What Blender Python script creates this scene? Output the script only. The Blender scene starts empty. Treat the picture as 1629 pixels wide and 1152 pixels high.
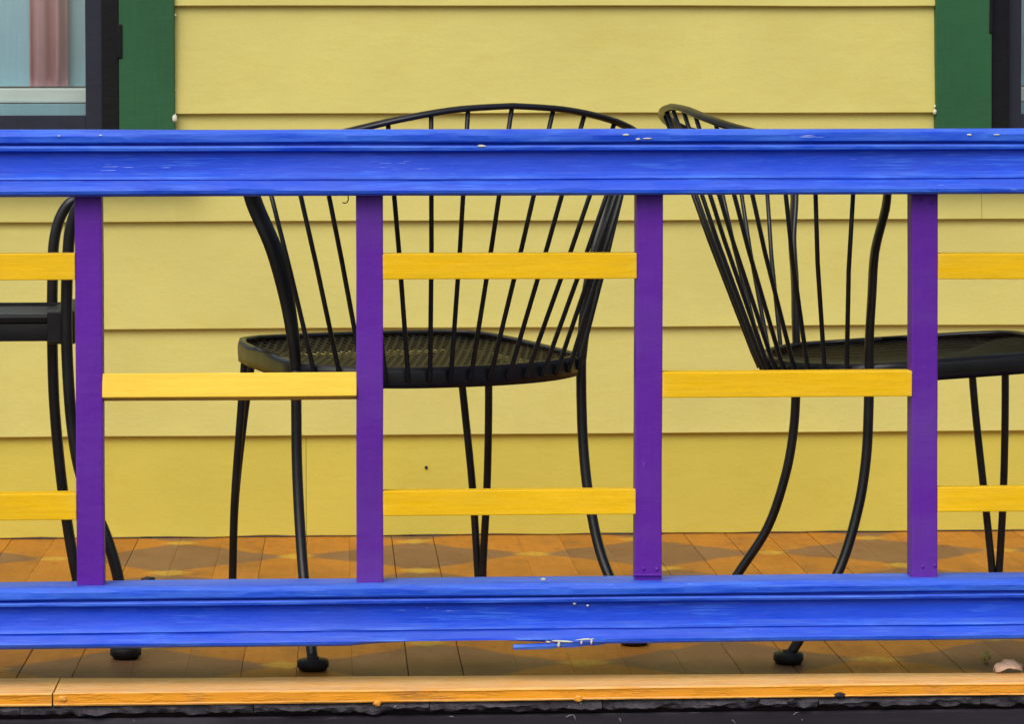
import bpy, bmesh, math, random
from mathutils import Vector, Matrix, noise
random.seed(7)
SC = bpy.context.scene
COL = SC.collection
R = math.radians

# ------------------------------------------------------------------ camera
W, H, F = 1629.0, 1152.0, 5200.0          # photograph size, focal length in its pixels
YAW, PITCH, ROLL = R(3.0), R(2.0), R(0.10)
CZ, D = 0.811, 4.654                      # camera height over the porch floor, distance to the railing
SY = -(386.0 - F * math.tan(PITCH))       # vertical shift in pixels (horizon near y = 190)
CAM = Vector((-D * math.tan(YAW), -D, CZ))
rot = Matrix.Rotation(-YAW, 4, 'Z') @ Matrix.Rotation(R(90) - PITCH, 4, 'X') @ Matrix.Rotation(-ROLL, 4, 'Z')
cd = bpy.data.cameras.new('camera'); cam = bpy.data.objects.new('camera', cd); COL.objects.link(cam)
cam.matrix_world = Matrix.Translation(CAM) @ rot
cd.sensor_width = 36; cd.lens = 36 * F / W; cd.shift_y = SY / W; cd.clip_end = 500; cd.clip_start = 0.1
SC.camera = cam
SC.render.resolution_x, SC.render.resolution_y = 1024, 725

def ray(x, y):
    v = Vector(((x - W / 2) / F, -(y - H / 2 - SY) / F, -1.0))
    return rot.to_3x3() @ v
def at(x, y, Y):
    d = ray(x, y); t = (Y - CAM.y) / d.y
    return CAM + d * t
def floor_at(x, y, z=0.0):
    d = ray(x, y); t = (z - CAM.z) / d.z
    return CAM + d * t

# ------------------------------------------------------------------ sky, sun, exposure
wd = bpy.data.worlds.new('World'); SC.world = wd; wd.use_nodes = True
nt = wd.node_tree; bg = nt.nodes['Background']
sky = nt.nodes.new('ShaderNodeTexSky'); sky.sky_type = 'NISHITA'; sky.sun_disc = False
SUN_EL, SUN_AZ = R(50), R(205)            # azimuth from +Y clockwise
sky.sun_elevation = SUN_EL; sky.sun_rotation = SUN_AZ
sky.air_density = 1.0; sky.dust_density = 4.0; sky.ozone_density = 1.0
nt.links.new(sky.outputs[0], bg.inputs[0]); bg.inputs[1].default_value = 0.12
sl = bpy.data.lights.new('sun', 'SUN'); sl.energy = 1.3; sl.angle = R(60); sl.color = (1, 0.985, 0.955)
so = bpy.data.objects.new('sun', sl); COL.objects.link(so)
sd = Vector((math.sin(SUN_AZ) * math.cos(SUN_EL), math.cos(SUN_AZ) * math.cos(SUN_EL), math.sin(SUN_EL)))
so.rotation_euler = sd.to_track_quat('Z', 'Y').to_euler()
so.location = (0, -4, 6)
vs = SC.view_settings
vs.view_transform = 'Standard'; vs.look = 'None'; vs.gamma = 1; vs.use_curve_mapping = False
vs.exposure = 0.30
SC.render.engine = 'CYCLES'

# ------------------------------------------------------------------ material helpers
def lin(r, g, b):
    f = lambda v: (v / 255) / 12.92 if v <= 10 else ((v / 255 + 0.055) / 1.055) ** 2.4
    return (f(r), f(g), f(b), 1)

class NT:
    def __init__(s, name):
        s.m = bpy.data.materials.new(name); s.m.use_nodes = True
        s.t = s.m.node_tree; s.n = s.t.nodes; s.b = s.n['Principled BSDF']
    def new(s, t, **k):
        n = s.n.new(t)
        for a, v in k.items(): setattr(n, a, v)
        return n
    def link(s, a, b): s.t.links.new(a, b)
    def coord(s, kind='Object', scale=(1, 1, 1), loc=(0, 0, 0), rnd=True):
        tc = s.new('ShaderNodeTexCoord'); mp = s.new('ShaderNodeMapping')
        mp.inputs['Scale'].default_value = scale; mp.inputs['Location'].default_value = loc
        src = tc.outputs[kind]
        if rnd:
            oi = s.new('ShaderNodeObjectInfo'); mm = s.new('ShaderNodeVectorMath', operation='MULTIPLY_ADD')
            cb = s.new('ShaderNodeCombineXYZ')
            for i in range(3): s.link(oi.outputs['Random'], cb.inputs[i])
            s.link(cb.outputs[0], mm.inputs[0]); mm.inputs[1].default_value = (17, 23, 31); s.link(src, mm.inputs[2])
            src = mm.outputs[0]
        s.link(src, mp.inputs['Vector']); return mp.outputs[0]
    def noise(s, vec, scale, detail=4, rough=0.6):
        n = s.new('ShaderNodeTexNoise'); n.inputs['Scale'].default_value = scale
        n.inputs['Detail'].default_value = detail; n.inputs['Roughness'].default_value = rough
        s.link(vec, n.inputs['Vector']); return n.outputs['Fac']
    def ramp(s, fac, lo, hi, a=(0, 0, 0, 1), b=(1, 1, 1, 1)):
        r = s.new('ShaderNodeValToRGB'); e = r.color_ramp.elements
        e[0].position = lo; e[0].color = a; e[1].position = hi; e[1].color = b
        s.link(fac, r.inputs[0]); return r.outputs[0]
    def mix(s, fac, a, b, mode='MIX'):
        m = s.new('ShaderNodeMix', data_type='RGBA', blend_type=mode)
        for sock, v in ((m.inputs[0], fac), (m.inputs[6], a), (m.inputs[7], b)):
            if isinstance(v, (int, float)): sock.default_value = v
            elif isinstance(v, tuple): sock.default_value = v
            else: s.link(v, sock)
        return m.outputs[2]
    def math(s, op, a, b=0.0, c=0.0, clamp=False):
        m = s.new('ShaderNodeMath', operation=op); m.use_clamp = clamp
        for i, v in enumerate((a, b, c)):
            if isinstance(v, (int, float)): m.inputs[i].default_value = v
            else: s.link(v, m.inputs[i])
        return m.outputs[0]
    def bump(s, h, strength=0.3, dist=0.002, prev=None):
        b = s.new('ShaderNodeBump'); b.inputs['Strength'].default_value = strength
        b.inputs['Distance'].default_value = dist; s.link(h, b.inputs['Height'])
        if prev: s.link(prev, b.inputs['Normal'])
        return b.outputs[0]
    def done(s, col, rough=0.5, normal=None, spec=0.4):
        if isinstance(col, tuple): s.b.inputs['Base Color'].default_value = col
        else: s.link(col, s.b.inputs['Base Color'])
        if isinstance(rough, (int, float)): s.b.inputs['Roughness'].default_value = rough
        else: s.link(rough, s.b.inputs['Roughness'])
        s.b.inputs['Specular IOR Level'].default_value = spec
        if normal is not None: s.link(normal, s.b.inputs['Normal'])
        return s.m

def scale3(c, k): return (min(1, c[0] * k), min(1, c[1] * k), min(1, c[2] * k), 1)

def paint(name, col, along='X', rough=0.45, var=0.12, grain=0.5, chip=None, chip_lo=0.70, dirt=None, spec=0.4, gscale=1.0, dust_sheen=None, edge=None, streak=None, gdark=0.86, peel=0.0):
    """brushed paint on wood: broad tone drift, grain along the board, chips and grime"""
    s = NT(name)
    st = {'X': (11, 160, 160), 'Z': (160, 160, 9), 'Y': (160, 4, 160)}[along]
    st = tuple(v * gscale for v in st)
    g = s.noise(s.coord(scale=st), 1.0, 5, 0.65)
    big = s.noise(s.coord(scale=(3, 3, 3)), 1.0, 3)
    fine = s.noise(s.coord(scale=(260, 260, 260)), 1.0, 2)
    c = s.mix(s.ramp(big, 0.3, 0.7), scale3(col, 1 - var), scale3(col, 1 + var))
    c = s.mix(s.ramp(g, 0.35, 0.75), c, s.mix(1.0, c, (gdark, gdark, gdark + 0.02, 1), 'MULTIPLY'))
    c = s.mix(s.math('MULTIPLY', s.ramp(fine, 0.4, 0.7), 0.10), c, scale3(col, 0.6))
    if dirt:
        d = s.noise(s.coord(scale=(7, 7, 12)), 1.0, 6, 0.7)
        c = s.mix(s.math('MULTIPLY', s.ramp(d, 0.52, 0.78), dirt[1]), c, dirt[0])
    if dust_sheen:  # upward faces tinted: dust on the nosing, painted sky sheen on the rails
        geo = s.new('ShaderNodeNewGeometry'); sp = s.new('ShaderNodeSeparateXYZ')
        s.link(geo.outputs['Normal'], sp.inputs[0])
        dn = s.noise(s.coord(scale=(14, 60, 60)), 1.0, 5, 0.7)
        k = s.math('MULTIPLY', s.ramp(sp.outputs[2], 0.45, 0.9), s.math('MULTIPLY', s.ramp(dn, 0.2, 0.7), dust_sheen[1]))
        c = s.mix(k, c, dust_sheen[0])
    if streak:
        sn = s.noise(s.coord(scale=(15, 380, 380)), 1.0, 4, 0.6); sm = s.noise(s.coord(scale=(7, 25, 25)), 1.0, 3)
        k = s.ramp(s.math('ADD', sn, s.math('MULTIPLY', s.math('SUBTRACT', sm, 0.5), 0.8)), 0.56, 0.74)
        c = s.mix(s.math('MULTIPLY', k, streak[1]), c, streak[0])
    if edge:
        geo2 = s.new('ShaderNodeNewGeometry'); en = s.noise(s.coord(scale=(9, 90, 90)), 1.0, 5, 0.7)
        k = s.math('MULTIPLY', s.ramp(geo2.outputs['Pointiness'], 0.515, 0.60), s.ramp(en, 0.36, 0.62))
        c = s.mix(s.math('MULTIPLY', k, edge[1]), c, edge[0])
    if chip:
        cs = {'X': (14, 420, 420), 'Z': (260, 260, 30), 'Y': (260, 30, 260)}[along]
        ch = s.noise(s.coord(scale=cs), 1.0, 4, 0.6)
        msk = s.noise(s.coord(scale=(5, 30, 30) if along == 'X' else (12, 12, 12)), 1.0, 2)
        k = s.ramp(s.math('ADD', ch, s.math('MULTIPLY', s.math('SUBTRACT', msk, 0.5), 0.7)), chip_lo, chip_lo + 0.03)
        c = s.mix(k, c, chip)
    n = s.bump(g, grain * 0.35, 0.0015)
    n = s.bump(fine, 0.12, 0.0006, n)
    if peel:
        pn = s.noise(s.coord(scale=(9, 70, 70) if along == 'X' else (40, 40, 10)), 1.0, 5, 0.65)
        n = s.bump(s.ramp(pn, 0.50, 0.56), peel, 0.0016, n)
    if peel:
        fade = s.noise(s.coord(scale=(2.5, 9, 9)), 1.0, 4, 0.6)
        c = s.mix(s.math('MULTIPLY', s.ramp(fade, 0.45, 0.75), 0.12), c, s.mix(0.5, scale3(col, 0.8), (0.35, 0.38, 0.45, 1)))
    lump = s.noise(s.coord(scale=(22, 40, 40)), 1.0, 3)
    n = s.bump(lump, 0.25, 0.004, n)
    rr = s.math('MULTIPLY_ADD', g, 0.25, rough - 0.1)
    return s.done(c, rr, n, spec)

M = {}
M['blue'] = paint('blue_rail_paint', lin(3, 70, 214), 'X', 0.42, 0.10, 0.6, peel=0.12, chip=lin(176, 196, 244), chip_lo=0.79, spec=0.3,
                  dust_sheen=(lin(104, 130, 190), 0.5), edge=(lin(96, 156, 250), 0.85), streak=(lin(62, 122, 238), 0.55))  # greyer upper faces: reflected sky put into the paint colour
M['purple'] = paint('purple_baluster_paint', lin(96, 30, 158), 'Z', 0.45, 0.08, 0.5, chip=lin(150, 120, 185), chip_lo=0.82, spec=0.3, peel=0.10)
M['yellow'] = paint('yellow_rung_paint', lin(243, 192, 2), 'X', 0.5, 0.05, 0.9, chip=lin(205, 140, 10), chip_lo=0.82, spec=0.2, edge=(lin(246, 214, 90), 0.5))
M['yellow_lit'] = paint('lit_yellow_rung_paint', lin(250, 208, 70), 'X', 0.5, 0.05, 0.9, spec=0.2)  # tilted rung coloured paler for the light its face catches
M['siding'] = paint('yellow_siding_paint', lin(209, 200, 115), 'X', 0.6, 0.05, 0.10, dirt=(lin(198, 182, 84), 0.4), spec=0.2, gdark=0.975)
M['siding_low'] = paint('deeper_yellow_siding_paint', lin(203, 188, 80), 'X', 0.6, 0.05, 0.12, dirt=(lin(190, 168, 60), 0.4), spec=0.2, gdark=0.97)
M['green'] = paint('green_casing_paint', lin(42, 94, 58), 'Z', 0.5, 0.10, 0.4, spec=0.25)
M['frame_black'] = paint('black_window_paint', lin(14, 13, 17), 'Z', 0.5, 0.15, 0.4, chip=lin(60, 60, 68), chip_lo=0.84, spec=0.2)
M['sash'] = paint('slate_sash_paint', lin(40, 42, 55), 'Z', 0.5, 0.12, 0.3, spec=0.25)
M['caulk'] = paint('white_caulk', lin(222, 218, 196), 'X', 0.6, 0.05, 0.2)
M['white'] = paint('white_inner_sill', lin(225, 235, 225), 'X', 0.5, 0.04, 0.2)
M['orange'] = paint('orange_nosing_paint', lin(243, 160, 34), 'X', 0.55, 0.08, 0.7, chip=lin(120, 90, 66), chip_lo=0.80,
                    dirt=(lin(140, 106, 78), 0.75), peel=0.6, dust_sheen=(lin(242, 206, 158), 0.8), edge=(lin(250, 206, 120), 0.8), spec=0.25)
M['skirt'] = paint('black_skirt_paint', lin(40, 35, 43), 'X', 0.6, 0.25, 0.8, chip=lin(130, 126, 130), chip_lo=0.775, spec=0.25)
M['dark'] = paint('dark_underlayer', lin(32, 28, 24), 'X', 0.8, 0.2, 0.2)
M['teal'] = paint('teal_reflection_tint', lin(146, 190, 202), 'Z', 0.7, 0.08, 0.2)  # sky reflection of the panes put into the colour of the sheet behind
M['pink'] = paint('pink_curtain_cloth', lin(253, 188, 200), 'Z', 0.8, 0.10, 0.2)
M['leaf'] = paint('dry_leaf', lin(226, 190, 160), 'X', 0.7, 0.2, 0.2)
M['leafy'] = paint('yellow_dry_leaf', lin(205, 188, 105), 'X', 0.7, 0.2, 0.2)
M['scratch'] = paint('grey_scratch', lin(128, 123, 128), 'X', 0.6, 0.1, 0.2)
M['rubber'] = paint('black_rubber', lin(20, 20, 22), 'X', 0.55, 0.2, 0.2)

def metal():
    s = NT('black_wrought_iron')
    v = s.coord(scale=(1, 1, 1))
    big = s.noise(v, 14, 4); fine = s.noise(v, 420, 2)
    c = s.mix(s.ramp(big, 0.35, 0.75), lin(15, 14, 15), lin(30, 30, 32))
    rust = s.noise(v, 60, 5, 0.7)
    c = s.mix(s.ramp(rust, 0.68, 0.76), c, lin(58, 40, 32))
    return s.done(c, s.math('MULTIPLY_ADD', big, 0.25, 0.22), s.bump(fine, 0.2, 0.0006), 0.45)
M['iron'] = metal()
def mesh_metal():
    s = NT('black_seat_mesh'); v = s.coord(scale=(1, 1, 1)); big = s.noise(v, 25, 4)
    return s.done(s.mix(s.ramp(big, 0.4, 0.8), lin(14, 15, 15), lin(28, 32, 32)), 0.5, None, 0.18)
M['seat_mesh'] = mesh_metal()

def slate():
    s = NT('cracked_dark_stone')
    v = s.coord(scale=(1, 1, 1))
    a = s.noise(v, 30, 6, 0.7); b = s.noise(v, 110, 5, 0.7)
    c = s.mix(s.ramp(a, 0.3, 0.75), lin(38, 35, 40), lin(96, 92, 98))
    c = s.mix(s.ramp(b, 0.68, 0.72), c, lin(175, 172, 168))
    return s.done(c, 0.75, s.bump(b, 0.9, 0.004), 0.3)
M['slate'] = slate()

def glass():
    s = NT('window_glass'); n = s.n; o = n['Material Output']
    n.remove(s.b)
    tr = s.new('ShaderNodeBsdfTransparent'); tr.inputs[0].default_value = (0.96, 0.985, 0.985, 1)
    gl = s.new('ShaderNodeBsdfGlossy'); gl.inputs['Roughness'].default_value = 0.03
    lw = s.new('ShaderNodeLayerWeight'); lw.inputs[0].default_value = 0.5
    mx = s.new('ShaderNodeMixShader'); s.link(s.math('MULTIPLY_ADD', s.math('POWER', lw.outputs['Facing'], 4.0), 0.8, 0.10), mx.inputs[0])
    s.link(tr.outputs[0], mx.inputs[1]); s.link(gl.outputs[0], mx.inputs[2]); s.link(mx.outputs[0], o.inputs[0])
    return s.m
M['glass'] = glass()

# floor paint: harlequin of brown diamonds on orange boards, small yellow diamonds on the corners
PW, PH = 0.442, 0.407
PX, PY = floor_at(281, 887).x, floor_at(281, 887).y
def floor_paint():
    s = NT('harlequin_floor_paint')
    geo = s.new('ShaderNodeNewGeometry')
    nz = s.new('ShaderNodeTexNoise'); nz.inputs['Scale'].default_value = 7; nz.inputs['Detail'].default_value = 3
    s.link(geo.outputs['Position'], nz.inputs['Vector'])
    va = s.new('ShaderNodeVectorMath', operation='MULTIPLY_ADD'); s.link(nz.outputs['Color'], va.inputs[0])
    va.inputs[1].default_value = (0.06, 0.06, 0); s.link(geo.outputs['Position'], va.inputs[2])
    sp = s.new('ShaderNodeSeparateXYZ'); s.link(va.outputs[0], sp.inputs[0])
    def cell(v, o, p):       # distance to the nearest lattice point in units of the period
        q = s.math('DIVIDE', s.math('SUBTRACT', v, o), p)
        return s.math('ABSOLUTE', s.math('SUBTRACT', s.math('FRACT', s.math('ADD', q, 100.5)), 0.5))
    o = 0.03
    dx, dy = cell(sp.outputs[0], PX + o, PW), cell(sp.outputs[1], PY + o, PH)
    brown = s.ramp(s.math('ADD', dx, dy), 0.45, 0.49, (1, 1, 1, 1), (0, 0, 0, 1))
    ex = cell(sp.outputs[0], PX + o + PW / 2, PW); ey = cell(sp.outputs[1], PY + o + PH / 2, PH)
    y1 = s.math('ADD', ex, dy); y2 = s.math('ADD', dx, ey)
    yel = s.ramp(s.math('MINIMUM', y1, y2), 0.07, 0.105, (1, 1, 1, 1), (0, 0, 0, 1))
    v = s.coord(scale=(1, 1, 1), rnd=True)
    big = s.noise(v, 5, 4); g = s.noise(s.coord(scale=(170, 5, 170)), 1.0, 5, 0.65)
    org = s.mix(s.ramp(big, 0.3, 0.7), lin(170, 108, 32), lin(194, 128, 44))
    brn = s.mix(s.ramp(big, 0.3, 0.7), lin(120, 86, 58), lin(142, 106, 74))
    c = s.mix(brown, org, brn)
    c = s.mix(s.math('MULTIPLY', yel, 0.7), c, lin(204, 168, 62))
    wear = s.noise(s.coord(scale=(10, 4, 10)), 1.0, 6, 0.72)
    c = s.mix(s.math('MULTIPLY', s.ramp(wear, 0.5, 0.72), 0.55), c, lin(116, 84, 52))
    sc = s.noise(s.coord(scale=(55, 30, 55)), 1.0, 5, 0.7)
    c = s.mix(s.math('MULTIPLY', s.ramp(sc, 0.60, 0.68), 0.45), c, lin(70, 52, 36))
    oi = s.new('ShaderNodeObjectInfo')
    c = s.mix(s.math('MULTIPLY', oi.outputs['Random'], 0.12), c, lin(110, 76, 44))
    c = s.mix(s.math('MULTIPLY', s.ramp(g, 0.45, 0.8), 0.25), c, lin(120, 80, 40))
    return s.done(c, s.math('MULTIPLY_ADD', wear, 0.3, 0.4), s.bump(g, 0.3, 0.0015), 0.25)
M['floor'] = floor_paint()

def pavement():
    s = NT('asphalt')
    v = s.coord(scale=(1, 1, 1), rnd=False)
    a = s.noise(v, 1.5, 4); b = s.noise(v, 90, 3)
    c = s.mix(s.ramp(a, 0.3, 0.7), (0.05, 0.05, 0.052, 1), (0.085, 0.083, 0.08, 1))
    c = s.mix(s.math('MULTIPLY', s.ramp(b, 0.5, 0.7), 0.4), c, (0.14, 0.14, 0.135, 1))
    return s.done(c, 0.85, s.bump(b, 0.5, 0.004), 0.3)
M['asphalt'] = pavement()

# ------------------------------------------------------------------ mesh helpers
def link(o, parent=None):
    COL.objects.link(o)
    if parent: o.parent = parent
    return o
def mesh_obj(name, verts, faces, mat, parent=None, smooth=False):
    me = bpy.data.meshes.new(name); me.from_pydata([tuple(v) for v in verts], [], faces); me.update()
    bm = bmesh.new(); bm.from_mesh(me); bmesh.ops.recalc_face_normals(bm, faces=bm.faces); bm.to_mesh(me); bm.free()
    if smooth: me.polygons.foreach_set('use_smooth', [True] * len(me.polygons))
    me.materials.append(M[mat]); return link(bpy.data.objects.new(name, me), parent)
def thing(name, label, cat, loc=(0, 0, 0), rz=0.0, group=None):
    o = bpy.data.objects.new(name, None); COL.objects.link(o); o.location = loc; o.rotation_euler = (0, 0, rz)
    return tag(o, label, cat, group)
def tag(o, label, cat, group=None):
    o['label'] = label; o['category'] = cat
    if group: o['group'] = group
    return o
def box(name, lo, hi, mat, parent=None, bev=0.0015, jit=0.0, cuts=0, axis=0, seg=2):
    """bevelled box; its origin sits at its own centre so that each board takes its own grain"""
    lo, hi = Vector(lo), Vector(hi); c = (lo + hi) / 2; s = hi - lo
    bm = bmesh.new(); bmesh.ops.create_cube(bm, size=1)
    for v in bm.verts: v.co = Vector((v.co.x * s.x, v.co.y * s.y, v.co.z * s.z))
    if bev: bmesh.ops.bevel(bm, geom=bm.edges[:], offset=bev, segments=seg, affect='EDGES', profile=0.6)
    if cuts:
        long = [e for e in bm.edges if abs((e.verts[0].co - e.verts[1].co)[axis]) > 0.8 * s[axis]]
        bmesh.ops.subdivide_edges(bm, edges=long, cuts=cuts, use_grid_fill=True)
    if jit:
        for v in bm.verts:
            p = v.co + c
            v.co += Vector(noise.noise_vector(p * 6.0)) * jit * Vector((1, 1, 1)).length / 1.7
    me = bpy.data.meshes.new(name); bm.to_mesh(me); bm.free()
    me.materials.append(M[mat]); o = bpy.data.objects.new(name, me); o.location = c
    return link(o, parent)

def catmull(P, n):
    """resample control rows (any length tuples) with a Catmull-Rom spline"""
    out = []; m = len(P)
    for i in range(m - 1):
        a, b, c, d = P[max(i - 1, 0)], P[i], P[i + 1], P[min(i + 2, m - 1)]
        for k in range(n):
            t = k / n
            out.append(tuple(0.5 * ((2 * q) + (-p + r) * t + (2 * p - 5 * q + 4 * r - w) * t * t + (-p + 3 * q - 3 * r + w) * t ** 3)
                             for p, q, r, w in zip(a, b, c, d)))
    out.append(tuple(P[-1])); return out
def sweep(path, ra, rb=None, wide=None, seg=12, cap=True):
    """tube along path; ra / rb half widths per point, wide = direction of the ra axis per point"""
    path = [Vector(p) for p in path]; n = len(path); rb = rb or ra
    V, Fc = [], []; prev = None
    for i, p in enumerate(path):
        t = (path[min(i + 1, n - 1)] - path[max(i - 1, 0)]).normalized()
        if wide: a = Vector(wide[i])
        elif prev is not None: a = prev
        else: a = Vector((1, 0, 0)) if abs(t.x) < 0.8 else Vector((0, 1, 0))
        a = (a - t * a.dot(t)).normalized(); b = t.cross(a); prev = a
        for k in range(seg):
            th = 2 * math.pi * k / seg
            V.append(p + a * (math.cos(th) * ra[i]) + b * (math.sin(th) * rb[i]))
    for i in range(n - 1):
        for k in range(seg):
            k2 = (k + 1) % seg
            Fc.append((i * seg + k, i * seg + k2, (i + 1) * seg + k2, (i + 1) * seg + k))
    if cap:
        Fc.append(tuple(range(seg))[::-1]); Fc.append(tuple((n - 1) * seg + k for k in range(seg)))
    return V, Fc
def merge(*parts):
    V, Fc = [], []
    for v, f in parts:
        o = len(V); V += list(v); Fc += [tuple(i + o for i in q) for q in f]
    return V, Fc
def tube(name, path, r, mat, parent, seg=10):
    rr = r if isinstance(r, (list, tuple)) else [r] * len(path)
    v, f = sweep(path, rr, seg=seg); return mesh_obj(name, v, f, mat, parent, True)

# ------------------------------------------------------------------ ground and porch floor
X0, X1 = -2.3, 2.6
WALL = 1.69
gz = -0.55
g = mesh_obj('ground', [(-150, -150, gz), (150, -150, gz), (150, 150, gz), (-150, 150, gz)], [(0, 1, 2, 3)], 'asphalt')
g['kind'] = 'structure'
pf = box('porch_floor', (X0, -0.02, gz + 0.002), (X1, WALL + 0.05, -0.021), 'dark', bev=0); pf['kind'] = 'structure'
pf_inv = Matrix.Translation(pf.location).inverted()
def to_porch(o): o.parent = pf; o.matrix_parent_inverse = pf_inv; return o
BW = 0.0815
bx0 = at(421, 861, floor_at(421, 861).y).x
i0 = math.floor((X0 - bx0) / BW) + 1
proto = box('floor_board', (0, 0.028, -0.0205), (BW - 0.0002, WALL + 0.012, 0), 'floor', bev=0.0006, seg=1)
for k in range(i0, int((X1 - bx0) / BW)):
    o = proto if k == i0 else bpy.data.objects.new('floor_board', proto.data)
    if k != i0: COL.objects.link(o)
    o.location = (bx0 + (k + 0.5) * BW, proto.location.y, -0.01025 + random.uniform(-0.0007, 0.0003))
    o.scale.x = random.choice((1.0, 1.0, 1.0, 0.992, 0.974))
    o.rotation_euler = (0, random.uniform(-0.004, 0.004), 0)
    to_porch(o)

def extrude_x(name, prof, xa, xb, mat, n=120, wob=0.0007, wz=0.0, seed=0.0, parent=None, smooth=True, drop=None, ang=40):
    """profile of (y, z) points swept along x with the slight waviness of old timber"""
    V, Fc = [], []; m = len(prof)
    for i in range(n + 1):
        x = xa + (xb - xa) * i / n
        for j, (y, z) in enumerate(prof):
            q = Vector((x * 3.1 + seed, j * 0.35, seed)); q2 = Vector((x * 14 + seed, j * 0.9, seed * 2))
            dy = noise.noise(q) * wob + noise.noise(q2) * wob * 0.5; dz = noise.noise(q + Vector((9, 4, 2))) * wob
            dz += noise.noise(Vector((x * 1.3, seed, 5))) * wz
            if drop: dz += drop(x, j)
            V.append((x, y + dy, z + dz))
    for i in range(n):
        for j in range(m):
            j2 = (j + 1) % m
            Fc.append((i * m + j, i * m + j2, (i + 1) * m + j2, (i + 1) * m + j))
    Fc.append(tuple(range(m))); Fc.append(tuple(n * m + j for j in range(m))[::-1])
    o = mesh_obj(name, V, Fc, mat, parent, smooth)
    if smooth:
        me = o.data
        bm = bmesh.new(); bm.from_mesh(me)
        for e in bm.edges:
            if len(e.link_faces) == 2 and e.calc_face_angle(0) > R(ang): e.smooth = False
        bm.to_mesh(me); bm.free()
    return o
# orange nosing along the porch edge, in two lengths, over a cracked stone edge and a black skirt
nose = [(0.0860, 0.0015), (-0.0385, 0.0006), (-0.0405, 0.0022), (-0.0440, 0.0024), (-0.0462, 0.0006), (-0.0464, -0.0008), (-0.0456, -0.0020), (-0.0458, -0.0115), (-0.0470, -0.0128), (-0.0462, -0.0145), (-0.039, -0.0150), (0.086, -0.0145)]
jx = at(85, 1100, -0.03).x
for a, b, sd_ in ((X0, jx - 0.0012, 3.0), (jx + 0.0012, X1, 8.0)):
    o = extrude_x('nosing_board', nose, a, b, 'orange', 260, 0.0010, 0.0010, sd_, ang=24)
    for v in o.data.vertices:                  # the board narrows towards one end and its inner edge is uneven
        if v.co.y > 0.05: v.co.y -= 0.045 * min(1.25, max(0, (v.co.x + 0.75) / 1.5)) + 0.004 * noise.noise(Vector((v.co.x * 4, 1, 7)))
        if v.co.z > -0.005: v.co.z += 0.0012
    to_porch(o)
def stone(xa, xb, seed):
    n = max(8, int((xb - xa) / 0.004)); V, Fc = [], []
    rows = [(-0.002, -0.0150), (-0.036, -0.0150), (-0.041, -0.0165), (-0.043, -0.021), (-0.041, -0.026), (-0.036, -0.0285), (-0.002, -0.0285)]
    m = len(rows)
    for i in range(n + 1):
        x = xa + (xb - xa) * i / n
        for j, (y, z) in enumerate(rows):
            a = noise.noise(Vector((x * 22 + seed, j * 0.8, 0))); b = noise.noise(Vector((x * 75 + seed, j * 1.7, 4)))
            low = 1.0 if z < -0.018 else 0.12
            V.append((x + (b * 0.0008), y + (a * 0.007 + b * 0.003) * (0 if y > -0.01 else 1), z + (a * 0.0062 + b * 0.0028) * low))
    for i in range(n):
        for j in range(m):
            j2 = (j + 1) % m; Fc.append((i * m + j, i * m + j2, (i + 1) * m + j2, (i + 1) * m + j))
    Fc.append(tuple(range(m))); Fc.append(tuple(n * m + j for j in range(m))[::-1])
    return to_porch(mesh_obj('edge_stone', V, Fc, 'slate'))
cr = [X0] + [at(x, 1130, -0.04).x for x in (-330, 32, 403, 683, 958, 1302, 1560, 1900)] + [X1]
for i in range(len(cr) - 1): stone(cr[i] + 0.0008, cr[i + 1] - 0.0008, i * 7.3)
sk = extrude_x('skirt_board', [(-0.022, -0.036), (-0.034, -0.036), (-0.037, -0.039), (-0.037, gz + 0.003), (-0.022, gz + 0.003)], X0, X1, 'skirt', 100, 0.0012, 0.001, 5.0)
to_porch(sk)

# ------------------------------------------------------------------ house wall
house = thing('house', 'yellow clapboard house wall with green window casings behind the porch chairs', 'house', (0, WALL, 0))
def hb(name, lo, hi, mat, parent=house, **k):
    o = box(name, lo, hi, mat, None, **k); wm = o.location.copy()
    o.parent = parent
    base = Vector((0, 0, 0)); p = parent
    while p: base += p.location; p = p.parent
    o.location = wm - base; return o
xl0, xl1 = at(190, 100, WALL).x, at(278, 100, WALL).x     # left casing
xr0, xr1 = at(1487, 100, WALL).x, at(1576, 100, WALL).x   # right casing
WIN = 0.95
ZB = [0.0005, at(814, 691, WALL).z, at(814, 521, WALL).z, at(814, 351, WALL).z, at(814, 180, WALL).z, at(814, 9, WALL).z]
while ZB[-1] < 2.5: ZB.append(ZB[-1] + 0.208)
def clap(xa, xb, zb, zt, seed, base=False):
    """tapered lap board, thick at its lower edge"""
    t = 0.013
    zt2 = zt + 0.018
    prof = [(WALL + 0.02, zb + 0.0005), (WALL - 0.0015, zb), (WALL - 0.0025, zb + 0.0014), (WALL - 0.0022, zb + 0.004)]
    for k in range(1, 5): prof.append((WALL - 0.0022 + 0.0125 * k / 5, zb + (zt2 - zb) * k / 5))
    prof += [(WALL + 0.0115, zt2), (WALL + 0.02, zt2)]
    n = max(6, int((xb - xa) / 0.03))
    def drop(x, j):
        if j > 3: return 0
        a = noise.noise(Vector((x * 2.0, seed, 1))) * 0.0012
        if base: a += noise.noise(Vector((x * 9, seed, 3))) * 0.0030 + 0.0015
        return a
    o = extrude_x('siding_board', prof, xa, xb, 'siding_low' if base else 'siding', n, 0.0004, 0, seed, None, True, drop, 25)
    o.parent = house; o.location = (0, -WALL, 0)
    return o
z = ZB
seam1 = at(487, 760, WALL).x; seam2 = at(1562, 330, WALL).x
gap = 0.0004
clap(X0, seam1 - gap, z[0], z[1], 1, True); clap(seam1 + gap, X1, z[0], z[1], 2, True)
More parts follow.
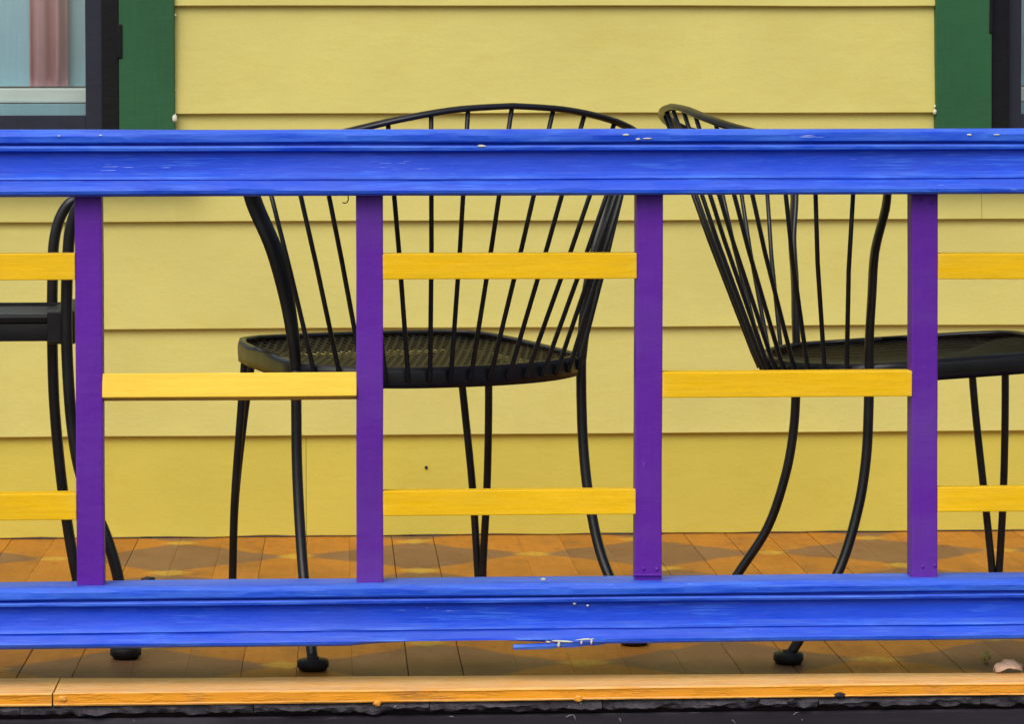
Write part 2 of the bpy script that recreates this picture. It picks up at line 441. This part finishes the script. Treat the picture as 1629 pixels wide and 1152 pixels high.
clap(X0, X1, z[1], z[2], 3); clap(X0, X1, z[2], z[3], 4)
SILL = 0.705
clap(X0, xl1, z[3], SILL - 0.018, 5); clap(xl1, xr0, z[3], z[4], 6)
clap(xr0, seam2 - gap, z[3], SILL - 0.018, 7); clap(seam2 + gap, X1, z[3], SILL - 0.018, 8)
for i in range(4, len(z) - 1):
    clap(xl1 - 0.004, xr0 + 0.004, z[i], z[i + 1], 10 + i)
hb('sheathing', (X0, WALL + 0.021, 0.0), (X1, WALL + 0.06, SILL), 'dark', bev=0)
hb('sheathing', (xl1 - 0.05, WALL + 0.021, SILL), (xr0 + 0.05, WALL + 0.06, z[-1]), 'dark', bev=0)
CF = WALL - 0.012
def window(glass_x, jx_, cx_, sgn):
    """sgn -1: the window lies to the left of its casing; glass_x, jx_ edges of stile and jamb, cx_ casing edges"""
    s = sgn; far = glass_x + s * WIN
    def xs(a, b): return (min(a, b), max(a, b))
    a, b = xs(*cx_); hb('window_casing', (a, CF, SILL), (b, WALL + 0.03, 2.4), 'green', bev=0.002, jit=0.0008, cuts=14, axis=2)
    fa, fb = far + s * (abs(cx_[0] - jx_) + abs(jx_ - glass_x)), 0
    a, b = xs(fa, fa + s * 0.107); hb('window_casing', (a, CF, SILL), (b, WALL + 0.03, 2.4), 'green', bev=0.002)
    inner = cx_[0]
    a, b = xs(inner, fa)
    w = hb('window', (a, WALL + 0.004, SILL + 0.033), (b, WALL + 0.052, SILL + 0.05), 'frame_black', bev=0.001)   # bottom frame member, parent of the rest
    hb('sill', (a - 0.14, WALL - 0.05, SILL), (b + 0.14, WALL + 0.055, SILL + 0.03), 'green', w, bev=0.003)
    zt = 2.3
    a, b = xs(inner, jx_); hb('jamb', (a, WALL - 0.004, SILL + 0.0505), (b, WALL + 0.052, zt), 'frame_black', w, bev=0.0015, jit=0.001, cuts=30, axis=2)
    a, b = xs(far + s * abs(jx_ - glass_x), fa); hb('jamb', (a, WALL - 0.004, SILL + 0.0505), (b, WALL + 0.052, zt), 'frame_black', w)
    a, b = xs(jx_, glass_x); zg = at(100, 183, WALL + 0.03).z
    hb('sash_stile', (a, WALL + 0.012, SILL + 0.0505), (b, WALL + 0.046, zt), 'sash', w)
    a2, b2 = xs(far, far + s * abs(jx_ - glass_x)); hb('sash_stile', (a2, WALL + 0.012, SILL + 0.0505), (b2, WALL + 0.046, zt), 'sash', w)
    a, b = xs(glass_x, far); hb('sash_rail', (a, WALL + 0.0125, SILL + 0.0505), (b, WALL + 0.0455, zg), 'sash', w)
    hb('head_frame', (min(inner, fa), WALL - 0.004, zt), (max(inner, fa), WALL + 0.05, 2.4), 'frame_black', w)
    hb('pane', (a, WALL + 0.028, zg - 0.003), (b, WALL + 0.031, zt), 'glass', w, bev=0)
    # what stands right behind the pane
    hb('inner_stool', (a - 0.02, WALL + 0.07, at(60, 163, WALL + 0.07).z), (b + 0.02, WALL + 0.16, at(60, 140, WALL + 0.07).z), 'white', w, bev=0.003)
    hb('inner_apron', (a - 0.02, WALL + 0.062, SILL), (b + 0.02, WALL + 0.09, at(60, 165, WALL + 0.07).z), 'teal', w, bev=0.001)
    return w, a, b, zg
wl, wa, wb, zg = window(at(135, 100, WALL).x, at(162, 100, WALL).x, (xl0, xl1), -1)
wr, wa2, wb2, _ = window(at(1627, 100, WALL).x, at(1604, 100, WALL).x, (xr1, xr0), 1)
# lumps of black paint that run over the green casing, and dabs of caulk
def blob(name, p, s, mat, parent, seed=0):
    bm = bmesh.new(); bmesh.ops.create_icosphere(bm, subdivisions=3, radius=1)
    for v in bm.verts:
        k = 1 + 0.5 * noise.noise(v.co * 2.3 + Vector((seed, seed, 0)))
        v.co = Vector((v.co.x * s[0], v.co.y * s[1], v.co.z * s[2])) * k
    me = bpy.data.meshes.new(name); bm.to_mesh(me); bm.free()
    me.polygons.foreach_set('use_smooth', [True] * len(me.polygons)); me.materials.append(M[mat])
    o = bpy.data.objects.new(name, me); link(o, parent); base = Vector((0, 0, 0)); q = parent
    while q: base += q.location; q = q.parent
    o.location = Vector(p) - base; return o
hb('paint_overlap', (xl0 - 0.004, CF - 0.002, at(190, 92, CF).z), (xl0 + 0.007, CF + 0.02, at(190, 38, CF).z), 'frame_black', house, bev=0.002, jit=0.002, cuts=8, axis=2)
hb('paint_overlap', (xr1 - 0.005, CF - 0.002, at(190, 55, CF).z), (xr1 + 0.003, CF + 0.02, at(190, -40, CF).z), 'frame_black', house, bev=0.002, jit=0.003, cuts=8, axis=2)
blob('caulk_dab', at(278, 188, CF), (0.0045, 0.004, 0.0075), 'caulk', house, 1)
blob('caulk_dab', at(279, 24, WALL - 0.003), (0.002, 0.003, 0.003), 'caulk', house, 2)
blob('caulk_dab', at(277, 143, WALL - 0.003), (0.002, 0.003, 0.002), 'caulk', house, 3)
blob('caulk_dab', at(1487, 178, CF), (0.0035, 0.004, 0.005), 'caulk', house, 4)
blob('caulk_dab', at(1487, 169, CF), (0.002, 0.003, 0.003), 'caulk', house, 5)
blob('nail_head', at(678, 744, WALL + 0.003), (0.003, 0.002, 0.003), 'rubber', house, 6)
for x, y in ((232, 858), (262, 859), (1045, 850), (1010, 851), (650, 854)):
    blob('caulk_crumb', at(x, y, WALL - 0.004), (0.012, 0.004, 0.003), 'dark', house, x)

# curtain and blind behind the left pane; teal sheet added for the sky reflection
def curtain(xa, xb, z0, z1, Y):
    n = 60; V, Fc = [], []
    for i in range(n + 1):
        t = i / n; x = xa + (xb - xa) * t
        for j, zz in enumerate((z0, (z0 + z1) / 2, z1)):
            yy = Y + 0.007 * math.sin(t * 2 * math.pi * 2.2 + 0.3 * j) + 0.003 * math.sin(t * 23 + j)
            V.append((x + 0.004 * noise.noise(Vector((t * 5, j, 1))), yy, zz))
    for i in range(n):
        for j in range(2): Fc.append((i * 3 + j, (i + 1) * 3 + j, (i + 1) * 3 + j + 1, i * 3 + j + 1))
    o = mesh_obj('curtain', V, Fc, 'pink', None, True)
    md = o.modifiers.new('cloth', 'SOLIDIFY'); md.thickness = 0.002
    return o
cz = at(60, 139, WALL + 0.07).z
tag(curtain(at(47, 80, WALL + 0.085).x, at(108, 80, WALL + 0.085).x, cz + 0.003, 2.25, WALL + 0.084), 'pink curtain hanging in folds behind the dark framed window pane', 'curtain')
tag(box('reflection_backdrop', (wa - 0.02, WALL + 0.108, cz + 0.003), (wb + 0.02, WALL + 0.111, 2.28), 'teal', None, bev=0), 'pale teal blind added behind the pink curtain for the sky reflection in the glass', 'backdrop')
tag(box('reflection_backdrop', (wa2 - 0.02, WALL + 0.108, cz + 0.003), (wb2 + 0.02, WALL + 0.111, 2.28), 'teal', None, bev=0), 'pale teal blind added for the sky reflection in the window with no curtain', 'backdrop')

# ------------------------------------------------------------------ railing
rail = thing('porch_railing', 'blue porch railing with purple balusters and staggered yellow rungs', 'railing', (0, 0, 0))
ztop, zbot = at(814, 206, 0.03).z, at(814, 311, 0).z
btop, bbot = at(814, 930, 0).z, at(814, 1026, 0).z
RB = 0.078
def moulding(zb, zt):
    k = (zt - zb) / 0.094
    P = [(RB, 0.090), (RB - 0.004, 0.094), (0.014, 0.0950), (0.006, 0.0935), (0.0012, 0.0895), (0.0, 0.086), (0.0008, 0.0775), (0.003, 0.0752), (0.0090, 0.0744), (0.0092, 0.0726),
         (0.0034, 0.0718), (0.0020, 0.0690), (0.0030, 0.0652), (0.0058, 0.0638), (0.0135, 0.0630), (0.0138, 0.0610), (0.0130, 0.052), (0.0120, 0.040), (0.0102, 0.0335),
         (0.0058, 0.0305), (0.0022, 0.0272), (0.0010, 0.0240), (0.0026, 0.0222), (0.0022, 0.0206), (-0.0024, 0.0170), (-0.0064, 0.0115), (-0.0076, 0.0080), (-0.0066, 0.0040), (-0.0030, 0.0010), (0.0010, 0.0),
         (RB - 0.004, 0.0), (RB, 0.004)]
    return [(y, zb + q * k) for y, q in P]
RX0, RX1 = at(139 - 448 * 1.6, 500, 0.03).x, at(1471 + 440 * 1.6, 500, 0.03).x
tr = extrude_x('top_rail', moulding(zbot, ztop), RX0, RX1, 'blue', 420, 0.0011, 0.0008, 2.0, rail, True, None, 24)
spx0, spx1 = at(560, 1026, 0).x, at(905, 1026, 0).x
def worn(x, j):           # the lower edge is split away for a stretch
    if j in (27, 28, 29, 30) and spx0 < x < spx1:
        t = (x - spx0) / (spx1 - spx0); return 0.0065 * math.sin(math.pi * min(1, t * 1.0)) ** 0.7
    return 0
br = extrude_x('bottom_rail', moulding(bbot, btop), RX0, RX1, 'blue', 420, 0.0012, 0.0008, 6.0, rail, True, worn, 24)
# the splinter that hangs from the split edge
P0, P1 = at(816, 1030, -0.002), at(985, 1019, 0.002)
V, Fc = [], []
n = 26
for i in range(n + 1):
    t = i / n; p = P0.lerp(P1, t); hgt = 0.0040 + 0.0012 * noise.noise(Vector((t * 8, 1, 2))) - 0.0022 * max(0, t - 0.75) * 4
    dz = -0.003 * math.sin(t * math.pi) * 0.5
    for (yy, zz) in ((-0.004, hgt), (-0.0052, 0), (-0.003, -hgt), (0.008, -hgt * 0.8), (0.010, hgt * 0.6)):
        V.append((p.x + (0.004 * noise.noise(Vector((zz * 900, 3, 1))) if i == 0 else 0), p.y + yy, p.z + zz + dz))
for i in range(n):
    for j in range(5):
        j2 = (j + 1) % 5; Fc.append((i * 5 + j, i * 5 + j2, (i + 1) * 5 + j2, (i + 1) * 5 + j))
Fc += [tuple(range(5)), tuple(n * 5 + j for j in range(5))[::-1]]
spl = mesh_obj('splinter', V, Fc, 'blue', br)
def fleck(px, w, h, Y=-0.0068, ang=0.0, parent=spl, mat='caulk'):
    p = at(px[0], px[1], Y); k = 0.00089
    o = blob('paint_fleck', (0, 0, 0), (w * k / 2, 0.0007, h * k / 2), mat, None, px[0] * 0.37)
    o.parent = parent; o.location = p; o.rotation_euler = (0, ang, 0); return o
for a in (((893, 1021), 36, 3, -0.0075, 0.05), ((889, 1026), 4, 9, -0.0078, 0.15), ((872, 1022), 8, 2.5, -0.0075, 0.2), ((930, 1018), 26, 2.5, -0.0070, -0.06), ((941, 1021), 3, 9, -0.0076, 0.1), ((925, 1023), 3, 5, -0.0076, 0)):
    fleck(a[0], a[1], a[2], a[3], a[4])
for a in (((864, 922), 7, 4, 0.004), ((914, 961), 5, 3, 0.0065), ((935, 964), 4, 3, 0.0065), ((1375, 1015), 16, 4, -0.0058), ((700, 1018), 6, 2, -0.0058)):
    fleck(a[0], a[1], a[2], a[3], 0, br)
for a in (((996, 214), 10, 3, -0.0006), ((1015, 221), 8, 3, -0.0006), ((1030, 220), 14, 2, -0.0006), ((1542, 214), 8, 3, -0.0006), ((1585, 214), 10, 2, -0.0006), ((766, 232), 12, 4, 0.0015), ((94, 216), 4, 2, -0.0006), ((160, 215), 5, 2, -0.0006)):
    fleck(a[0], a[1], a[2], a[3], 0, tr)
# balusters and rungs
BY0, BY1 = 0.022, 0.060
bal = [(139.5 - 449, 139.5 - 447), (139.5, 143), (587.5, 588), (1033.5, 1031), (1471, 1470), (1471 + 440, 1471 + 438)]
bxs = []
for i, (xt, xb) in enumerate(bal):
    T, B = at(xt + 0.5, 312, BY0), at(xb + 0.5, 920, BY0)
    o = box('baluster', (-0.0192, 0, 0), (0.0192, BY1 - BY0, zbot - btop + 0.004), 'purple', rail, bev=0.0022, jit=0.0006, cuts=24, axis=2)
    sh = (T.x - B.x)
    for v in o.data.vertices: v.co.x += sh * v.co.z / (T.z - B.z)
    o.location = ((T.x + B.x) / 2, (BY0 + BY1) / 2, (zbot + btop) / 2 + 0.0012)
    bxs.append((B.x, T.x))
    pins = {3: ((1024, 906), (1045, 906)), 4: ((1468, 902), (1487, 900), (1463, 318), (1482, 322))}.get(i, ())
    for q in pins: blob('nail_head', at(q[0], q[1], BY0 - 0.0003), (0.0026, 0.0014, 0.0026), 'purple', o, q[0])
    if i == 3:
        hbm = box('caulk_bead', (-0.021, 0, 0), (0.021, 0.006, 0.003), 'purple', o, bev=0.0012)
        hbm.location = at(1030, 915, BY0 - 0.001) - o.location
def bx_at(i, zz):
    b, t = bxs[i]; return b + (t - b) * (zz - btop) / (zbot - btop)
rungs = [(0, 404, 446, 404, 446, 0, 'yellow'), (0, 787, 829, 787, 829, 0, 'yellow'), (1, 598, 637, 596, 635, -13, 'yellow_lit'), (2, 404, 445, 402, 443, 0, 'yellow'), (2, 783, 823, 778, 818, -2, 'yellow'),
         (3, 592, 633, 590, 631, 0, 'yellow'), (4, 403, 444, 402, 443, 1, 'yellow'), (4, 776, 816, 772, 813, -3, 'yellow')]
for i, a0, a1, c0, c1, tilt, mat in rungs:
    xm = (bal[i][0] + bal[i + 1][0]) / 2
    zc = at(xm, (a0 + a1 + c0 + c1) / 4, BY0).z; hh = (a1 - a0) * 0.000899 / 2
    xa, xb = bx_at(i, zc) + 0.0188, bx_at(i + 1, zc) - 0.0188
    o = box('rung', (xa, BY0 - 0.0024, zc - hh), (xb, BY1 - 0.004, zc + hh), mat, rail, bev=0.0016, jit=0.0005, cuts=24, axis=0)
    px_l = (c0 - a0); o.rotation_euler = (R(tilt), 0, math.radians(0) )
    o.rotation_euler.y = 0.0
# a curl of peeling paint under the top rail
pc = [at(548 + dx, 316 + dy, 0.02) for dx, dy in ((6, -5), (6, 2), (4, 6), (0, 7), (-3, 6))]
tube('paint_curl', pc, 0.0008, 'rubber', tr, 6)

# ------------------------------------------------------------------ patio chair (local: u = x to its right, v = y forward, w = z up)
def hoop_side(s):
    P = [(s * .229, 0.000, .432), (s * .233, -.001, .480), (s * .243, 0.000, .545), (s * .261, .000, .615), (s * .289, .010, .690), (s * .297, .000, .728), (s * .287, -.062, .758), (s * .255, -.130, .780), (s * .213, -.197, .797), (s * .155, -.233, .813), (s * .08, -.249, .826), (0, -.254, .831)]
    return P
HOOP = catmull(hoop_side(-1), 6)[:-1] + catmull(hoop_side(1), 6)[::-1]
def seat_w(u, v): return .437 + .025 * (v + .10) / .46
def seat_outline():
    P = []
    for k in range(25):                         # rear arc between the hoop ends
        t = -1 + 2 * k / 24; P.append((t * .226, -.100 * (1 - abs(t) ** 2.4) ** 0.8))
    P += [(.226, .06), (.224, .14), (.220, .22), (.212, .285), (.193, .332), (.160, .352), (.08, .360), (0, .362)]
    P += [(-x, y) for x, y in P[-2:-8:-1]] + [(-.224, .14), (-.226, .06)]
    return P
OUT = seat_outline()
def chair(label, loc, rz, group):
    c = thing('patio_chair', label, 'chair', loc, rz, group)
    # seat rim: a thin upright band with a rolled upper edge
    n = len(OUT); V, Fc = [], []
    prof = [(-.0015, -.030), (.0022, -.030), (.0030, -.018), (.0034, -.006), (.0020, .001), (-.0025, .0028), (-.0085, .0016), (-.0100, -.002), (-.004, -.006), (-.0015, -.014)]
    m = len(prof)
    for i, (x, y) in enumerate(OUT):
        a, b = OUT[i - 1], OUT[(i + 1) % n]; t = Vector((b[0] - a[0], b[1] - a[1], 0)).normalized(); nn = Vector((t.y, -t.x, 0))
        for o, dz in prof: V.append(Vector((x, y, seat_w(x, y) + dz)) + nn * o)
    for i in range(n):
        for j in range(m):
            i2, j2 = (i + 1) % n, (j + 1) % m; Fc.append((i * m + j, i2 * m + j, i2 * m + j2, i * m + j2))
    mesh_obj('seat_rim', V, Fc, 'iron', c, True)
    # expanded-metal seat, dished
    V, Fc = [], []
    def dish(u, v):
        r = max(abs(u) / .226, abs(v - .13) / .232); return -.003 - .020 * max(0, 1 - r ** 2.6)
    for sgn in (-1, 1):
        d = Vector((math.cos(R(62)), sgn * math.sin(R(62)))); nn = Vector((-d.y, d.x)); ctr = Vector((0, .13)); pitch = .0118
        for q in range(-30, 31):
            p0 = ctr + nn * (q * pitch); ts = []
            for i in range(n):
                a, b = Vector(OUT[i]), Vector(OUT[(i + 1) % n]); e = b - a; den = d.x * e.y - d.y * e.x
                if abs(den) < 1e-9: continue
                w = a - p0; t = (w.x * e.y - w.y * e.x) / den; k = (w.x * d.y - w.y * d.x) / den
                if 0 <= k < 1: ts.append(t)
            if len(ts) < 2 or max(ts) - min(ts) < .02: continue
            t0, t1 = min(ts) + .004, max(ts) - .004; ns = 9; b0 = len(V)
            for k in range(ns + 1):
                p = p0 + d * (t0 + (t1 - t0) * k / ns); z_ = seat_w(p.x, p.y) + dish(p.x, p.y) + sgn * .0004
                for (o, dz) in ((-.0022, 0), (.0022, .0008), (.0, -.0014)): V.append((p.x + nn.x * o, p.y + nn.y * o, z_ + dz))
            for k in range(ns):
                for j in range(3):
                    j2 = (j + 1) % 3; Fc.append((b0 + k * 3 + j, b0 + k * 3 + j2, b0 + k * 3 + 3 + j2, b0 + k * 3 + 3 + j))
    sm = mesh_obj('seat_mesh', V, Fc, 'seat_mesh', c); sm['kind'] = 'stuff'
    # back hoop: flat oval bar, broad face turning from the sides over the top
    N = len(HOOP); ra, rb, wide = [], [], []
    for i, p in enumerate(HOOP):
        t = i / (N - 1); e = min(t, 1 - t) * 2          # 0 at the seat, 1 at the crown
        ra.append(.0078 + .0054 * min(1, e / .25) - .0046 * max(0, (e - .6) / .4)); rb.append(.0068 - .0020 * e)
        k = min(1, max(0, (e - .35) / .4)); sg = -1 if t < .5 else 1
        wide.append((sg * (1 - k) if k < 1 else 0, .35 * k * 0 + (-k), .0 + 0.15 * (1 - k)))
    wide = [Vector(w_) if Vector(w_).length > 1e-6 else Vector((0, -1, 0)) for w_ in wide]
    # keep the frame continuous across the crown
    ws = []
    for i, w_ in enumerate(wide):
        if ws and w_.dot(ws[-1]) < 0: w_ = -w_
        ws.append(w_)
    V, Fc = sweep(HOOP, ra, rb, ws, 14); mesh_obj('back_hoop', V, Fc, 'iron', c, True)
    # spindles from the rear of the rim up to the hoop
    NS = 15
    for k in range(NS):
        q = k - 7; u = (abs(q) * .0312 - max(0, abs(q) - 4) * .0026) * (1 if q > 0 else -1); tt = u / .226
        v = -.100 * (1 - abs(tt) ** 2.4) ** 0.8
        bot = Vector((u, v - .0055, seat_w(u, v) - .016))
        top = Vector(HOOP[int(round((.5 + q * .0341) * (N - 1)))])
        d = (top - bot)
        path = [bot + Vector((0, .001, -.004)), bot, bot + d * .05 + Vector((0, -.002, 0)), bot + d * .5 + Vector((0, -.004, 0)), top]
        tube('spindle', path, [.0040, .0044, .0037, .0036, .0035], 'iron', c, 8)
    def glide(p, leg):
        prof = [(.0, .021), (.0085, .021), (.0090, .0175), (.0205, .0168), (.0222, .015), (.0225, .006), (.0205, .0045), (.0190, .001), (.012, .0005), (.0, .0005)]
        V, Fc = [], []; sg = 18
        for r, zz in prof:
            for k in range(sg): th = 2 * math.pi * k / sg; V.append((p[0] + r * math.cos(th), p[1] + r * math.sin(th), zz))
        for i in range(len(prof) - 1):
            for k in range(sg): k2 = (k + 1) % sg; Fc.append((i * sg + k, i * sg + k2, (i + 1) * sg + k2, (i + 1) * sg + k))
        mesh_obj('glide', V, Fc, 'rubber', leg, True)
    for s in (-1, 1):
        P = catmull([(s * .229, 0, .434), (s * .229, -.001, .37), (s * .230, -.005, .30), (s * .232, -.018, .225), (s * .237, -.046, .14), (s * .246, -.089, .07), (s * .253, -.126, .014)], 5)
        lg = tube('leg', P, .0078, 'iron', c, 12); glide((s * .254, -.129), lg)
        q1 = catmull([(s * .203, .285, .44), (s * .208, .296, .33), (s * .212, .312, .20), (s * .211, .325, .08), (s * .212, .330, .016)], 5)
        q2 = catmull([(s * .172, .335, .44), (s * .186, .340, .33), (s * .200, .342, .20), (s * .206, .338, .08), (s * .208, .334, .016)], 5)
        lg = mesh_obj('leg', *merge(sweep(q1, [.0062] * len(q1), seg=10), sweep(q2, [.0062] * len(q2), seg=10)), 'iron', c, True)
        glide((s * .210, .332), lg)
    return c
GRP = 'black wrought iron patio chairs on the porch'
cA = chair('black metal spindle-back chair with its back turned to the railing, wall behind', (-.090, .362, 0), R(22.5), GRP); cA.scale = (1.05, 1, 1)
def copy_tree(o, parent=None):
    k = o.copy(); COL.objects.link(k); k.parent = parent
    for ch in list(o.children): copy_tree(ch, k)
    return k
cB = copy_tree(cA); cB.location = (.524, .432, 0); cB.rotation_euler = (0, 0, R(5 - 90))
cB['label'] = 'black metal spindle-back chair standing sideways to the railing, back leaning towards the other chair'

# ------------------------------------------------------------------ bench end with looped arm
bn = thing('patio_bench', 'black metal bench with looped double tube end, reaching past the purple baluster', 'bench', (at(107, 500, .28).x, .28, 0))
BL = bn.location.copy()
near = [(141, 318), (124, 330), (112, 365), (108, 410), (106, 470), (106, 540), (109, 610), (115, 680), (126, 745), (145, 800), (168, 852), (187, 915), (196, 980), (200, 1034)]
farr = [(139, 313), (112, 322), (95, 348), (86, 385), (84, 430), (83, 500), (84, 580), (87, 650), (94, 730), (103, 805), (113, 870), (124, 925), (136, 965), (144, 985)]
NY, FY = .265, .60
Pn = [at(x, y, NY) - BL for x, y in near]; Pf = [at(x, y, FY) - BL for x, y in farr]
Pf[-1].z = .016
arm = catmull([tuple(p) for p in reversed(Pn)] + [tuple(Pn[0].lerp(Pf[0], .33) + Vector((0.006, 0, .004))), tuple(Pn[0].lerp(Pf[0], .66) + Vector((.006, 0, .004)))] + [tuple(p) for p in Pf], 5)
BLEN = 1.05
seat_hi, seat_lo = at(30, 496, .33).z, at(30, 540, .33).z
def bench_end(mir):
    f = (lambda p: Vector((-BLEN - p[0], p[1], p[2]))) if mir else (lambda p: Vector(p))
    pts = [f(p) for p in arm]
    e = tube('end_loop', pts, .0088, 'iron', bn, 12)
    for q in (pts[0], pts[-1]):
        V, Fc = [], []
        prof = [(.0, .022), (.0115, .022), (.0120, .0185), (.0215, .0178), (.0235, .0155), (.0235, .006), (.0205, .0045), (.0190, .001), (.0, .0005)]; sg = 18
        for r, zz in prof:
            for k in range(sg): th = 2 * math.pi * k / sg; V.append((q.x + r * math.cos(th), q.y + r * math.sin(th), zz))
        for i in range(len(prof) - 1):
            for k in range(sg): k2 = (k + 1) % sg; Fc.append((i * sg + k, i * sg + k2, (i + 1) * sg + k2, (i + 1) * sg + k))
        mesh_obj('glide', V, Fc, 'rubber', e, True)
    xa, xb = (-BLEN - .012, -BLEN + .030) if mir else (-.030, .012)
    b = box('clamp_plate', (xa, -.004, seat_lo - .004), (xb, .33, seat_hi + .004), 'iron', bn, bev=.003)
bench_end(False); bench_end(True)
sx0, sx1 = -BLEN + .005, -.005
fr = extrude_x('seat_rail', [(.012, seat_lo), (.006, seat_lo), (.004, seat_lo + .006), (.006, seat_hi - .016), (.001, seat_hi - .013), (-.001, seat_hi - .006), (.001, seat_hi - .001), (.010, seat_hi), (.014, seat_hi - .004)], sx0, sx1, 'iron', 30, .0003, 0, 1.0, bn, True, None, 30)
bk = extrude_x('seat_rail', [(.300, seat_lo), (.310, seat_lo), (.312, seat_hi - .004), (.308, seat_hi), (.300, seat_hi)], sx0, sx1, 'iron', 20, .0003, 0, 1.0, bn, True, None, 30)
ns = 12
slat_me = None
for k in range(ns):
    yy = .020 + (.290 - .020) * (k + .5) / ns
    o = box('seat_slat', (sx0, yy - .008, seat_hi - .010), (sx1, yy + .008, seat_hi - .005), 'iron', bn, bev=.0012, seg=1)

# pale scratches on the black skirt and chipped spots on the nosing
for (x0, y0, x1, y1) in ((900, 1142, 912, 1138), (912, 1138, 916, 1146), (1164, 1146, 1170, 1152), (1262, 1138, 1270, 1134), (1275, 1146, 1277, 1147), (985, 1143, 988, 1150), (715, 1141, 722, 1142), (212, 1146, 214, 1150)):
    a, b = at(x0, y0, -0.0376), at(x1, y1, -0.0376); v, f = sweep([a, (a + b) / 2 + Vector((0, 0, .0008)), b], [.0006, .0010, .0004], seg=6)
    o = mesh_obj('scratch', v, f, 'scratch'); o.parent = sk; o.matrix_parent_inverse = sk.matrix_world.inverted()
for x, y, w in ((100, 1113, .006), (920, 1113, .006), (1196, 1115, .010), (1336, 1107, .008), (1260, 1117, .007), (600, 1120, .005)):
    o = blob('paint_lump', at(x, y, -0.0462), (w, .0018, .004), 'orange' if x < 1000 else 'skirt', None, x); o.parent = pf; o.matrix_parent_inverse = pf_inv

# ------------------------------------------------------------------ small litter on the boards
def leaf(name, p, L, Wd, curl, rz, mat, label):
    n, m = 10, 6; V, Fc = [], []
    for i in range(n + 1):
        t = i / n; w = Wd * math.sin(math.pi * min(1, t * .96 + .03)) ** .7
        for j in range(m + 1):
            s = -1 + 2 * j / m
            V.append(((t - .5) * L, s * w / 2, curl * (abs(s) ** 1.6 * .8 + (2 * t - 1) ** 2 * .6) + .005 * noise.noise(Vector((t * 5, s * 2.5, rz)))))
    for i in range(n):
        for j in range(m): Fc.append((i * (m + 1) + j, (i + 1) * (m + 1) + j, (i + 1) * (m + 1) + j + 1, i * (m + 1) + j + 1))
    mn = min(v[2] for v in V); V = [(a, b, c - mn + .0004) for a, b, c in V]
    o = mesh_obj(name, V, Fc, mat, None, True); md = o.modifiers.new('thick', 'SOLIDIFY'); md.thickness = .0006; md.offset = 1
    o.location = p; o.rotation_euler = (0, 0, rz); return tag(o, label, 'leaf')
leaf('dry_leaf', floor_at(1604, 1074), .044, .034, -.013, .25, 'leaf', 'larger pale pink curled dry leaf lying on the floorboards')
leaf('dry_leaf', floor_at(1568, 1056), .018, .014, -.010, 1.2, 'leafy', 'tiny yellow dry leaf beside the larger curled leaf')
pb = blob('pebble', floor_at(236, 925) + Vector((0, 0, .003)), (.012, .009, .0045), 'rubber', None, 5)
tag(pb, 'small black pebble on the boards behind the bottom rail', 'pebble')
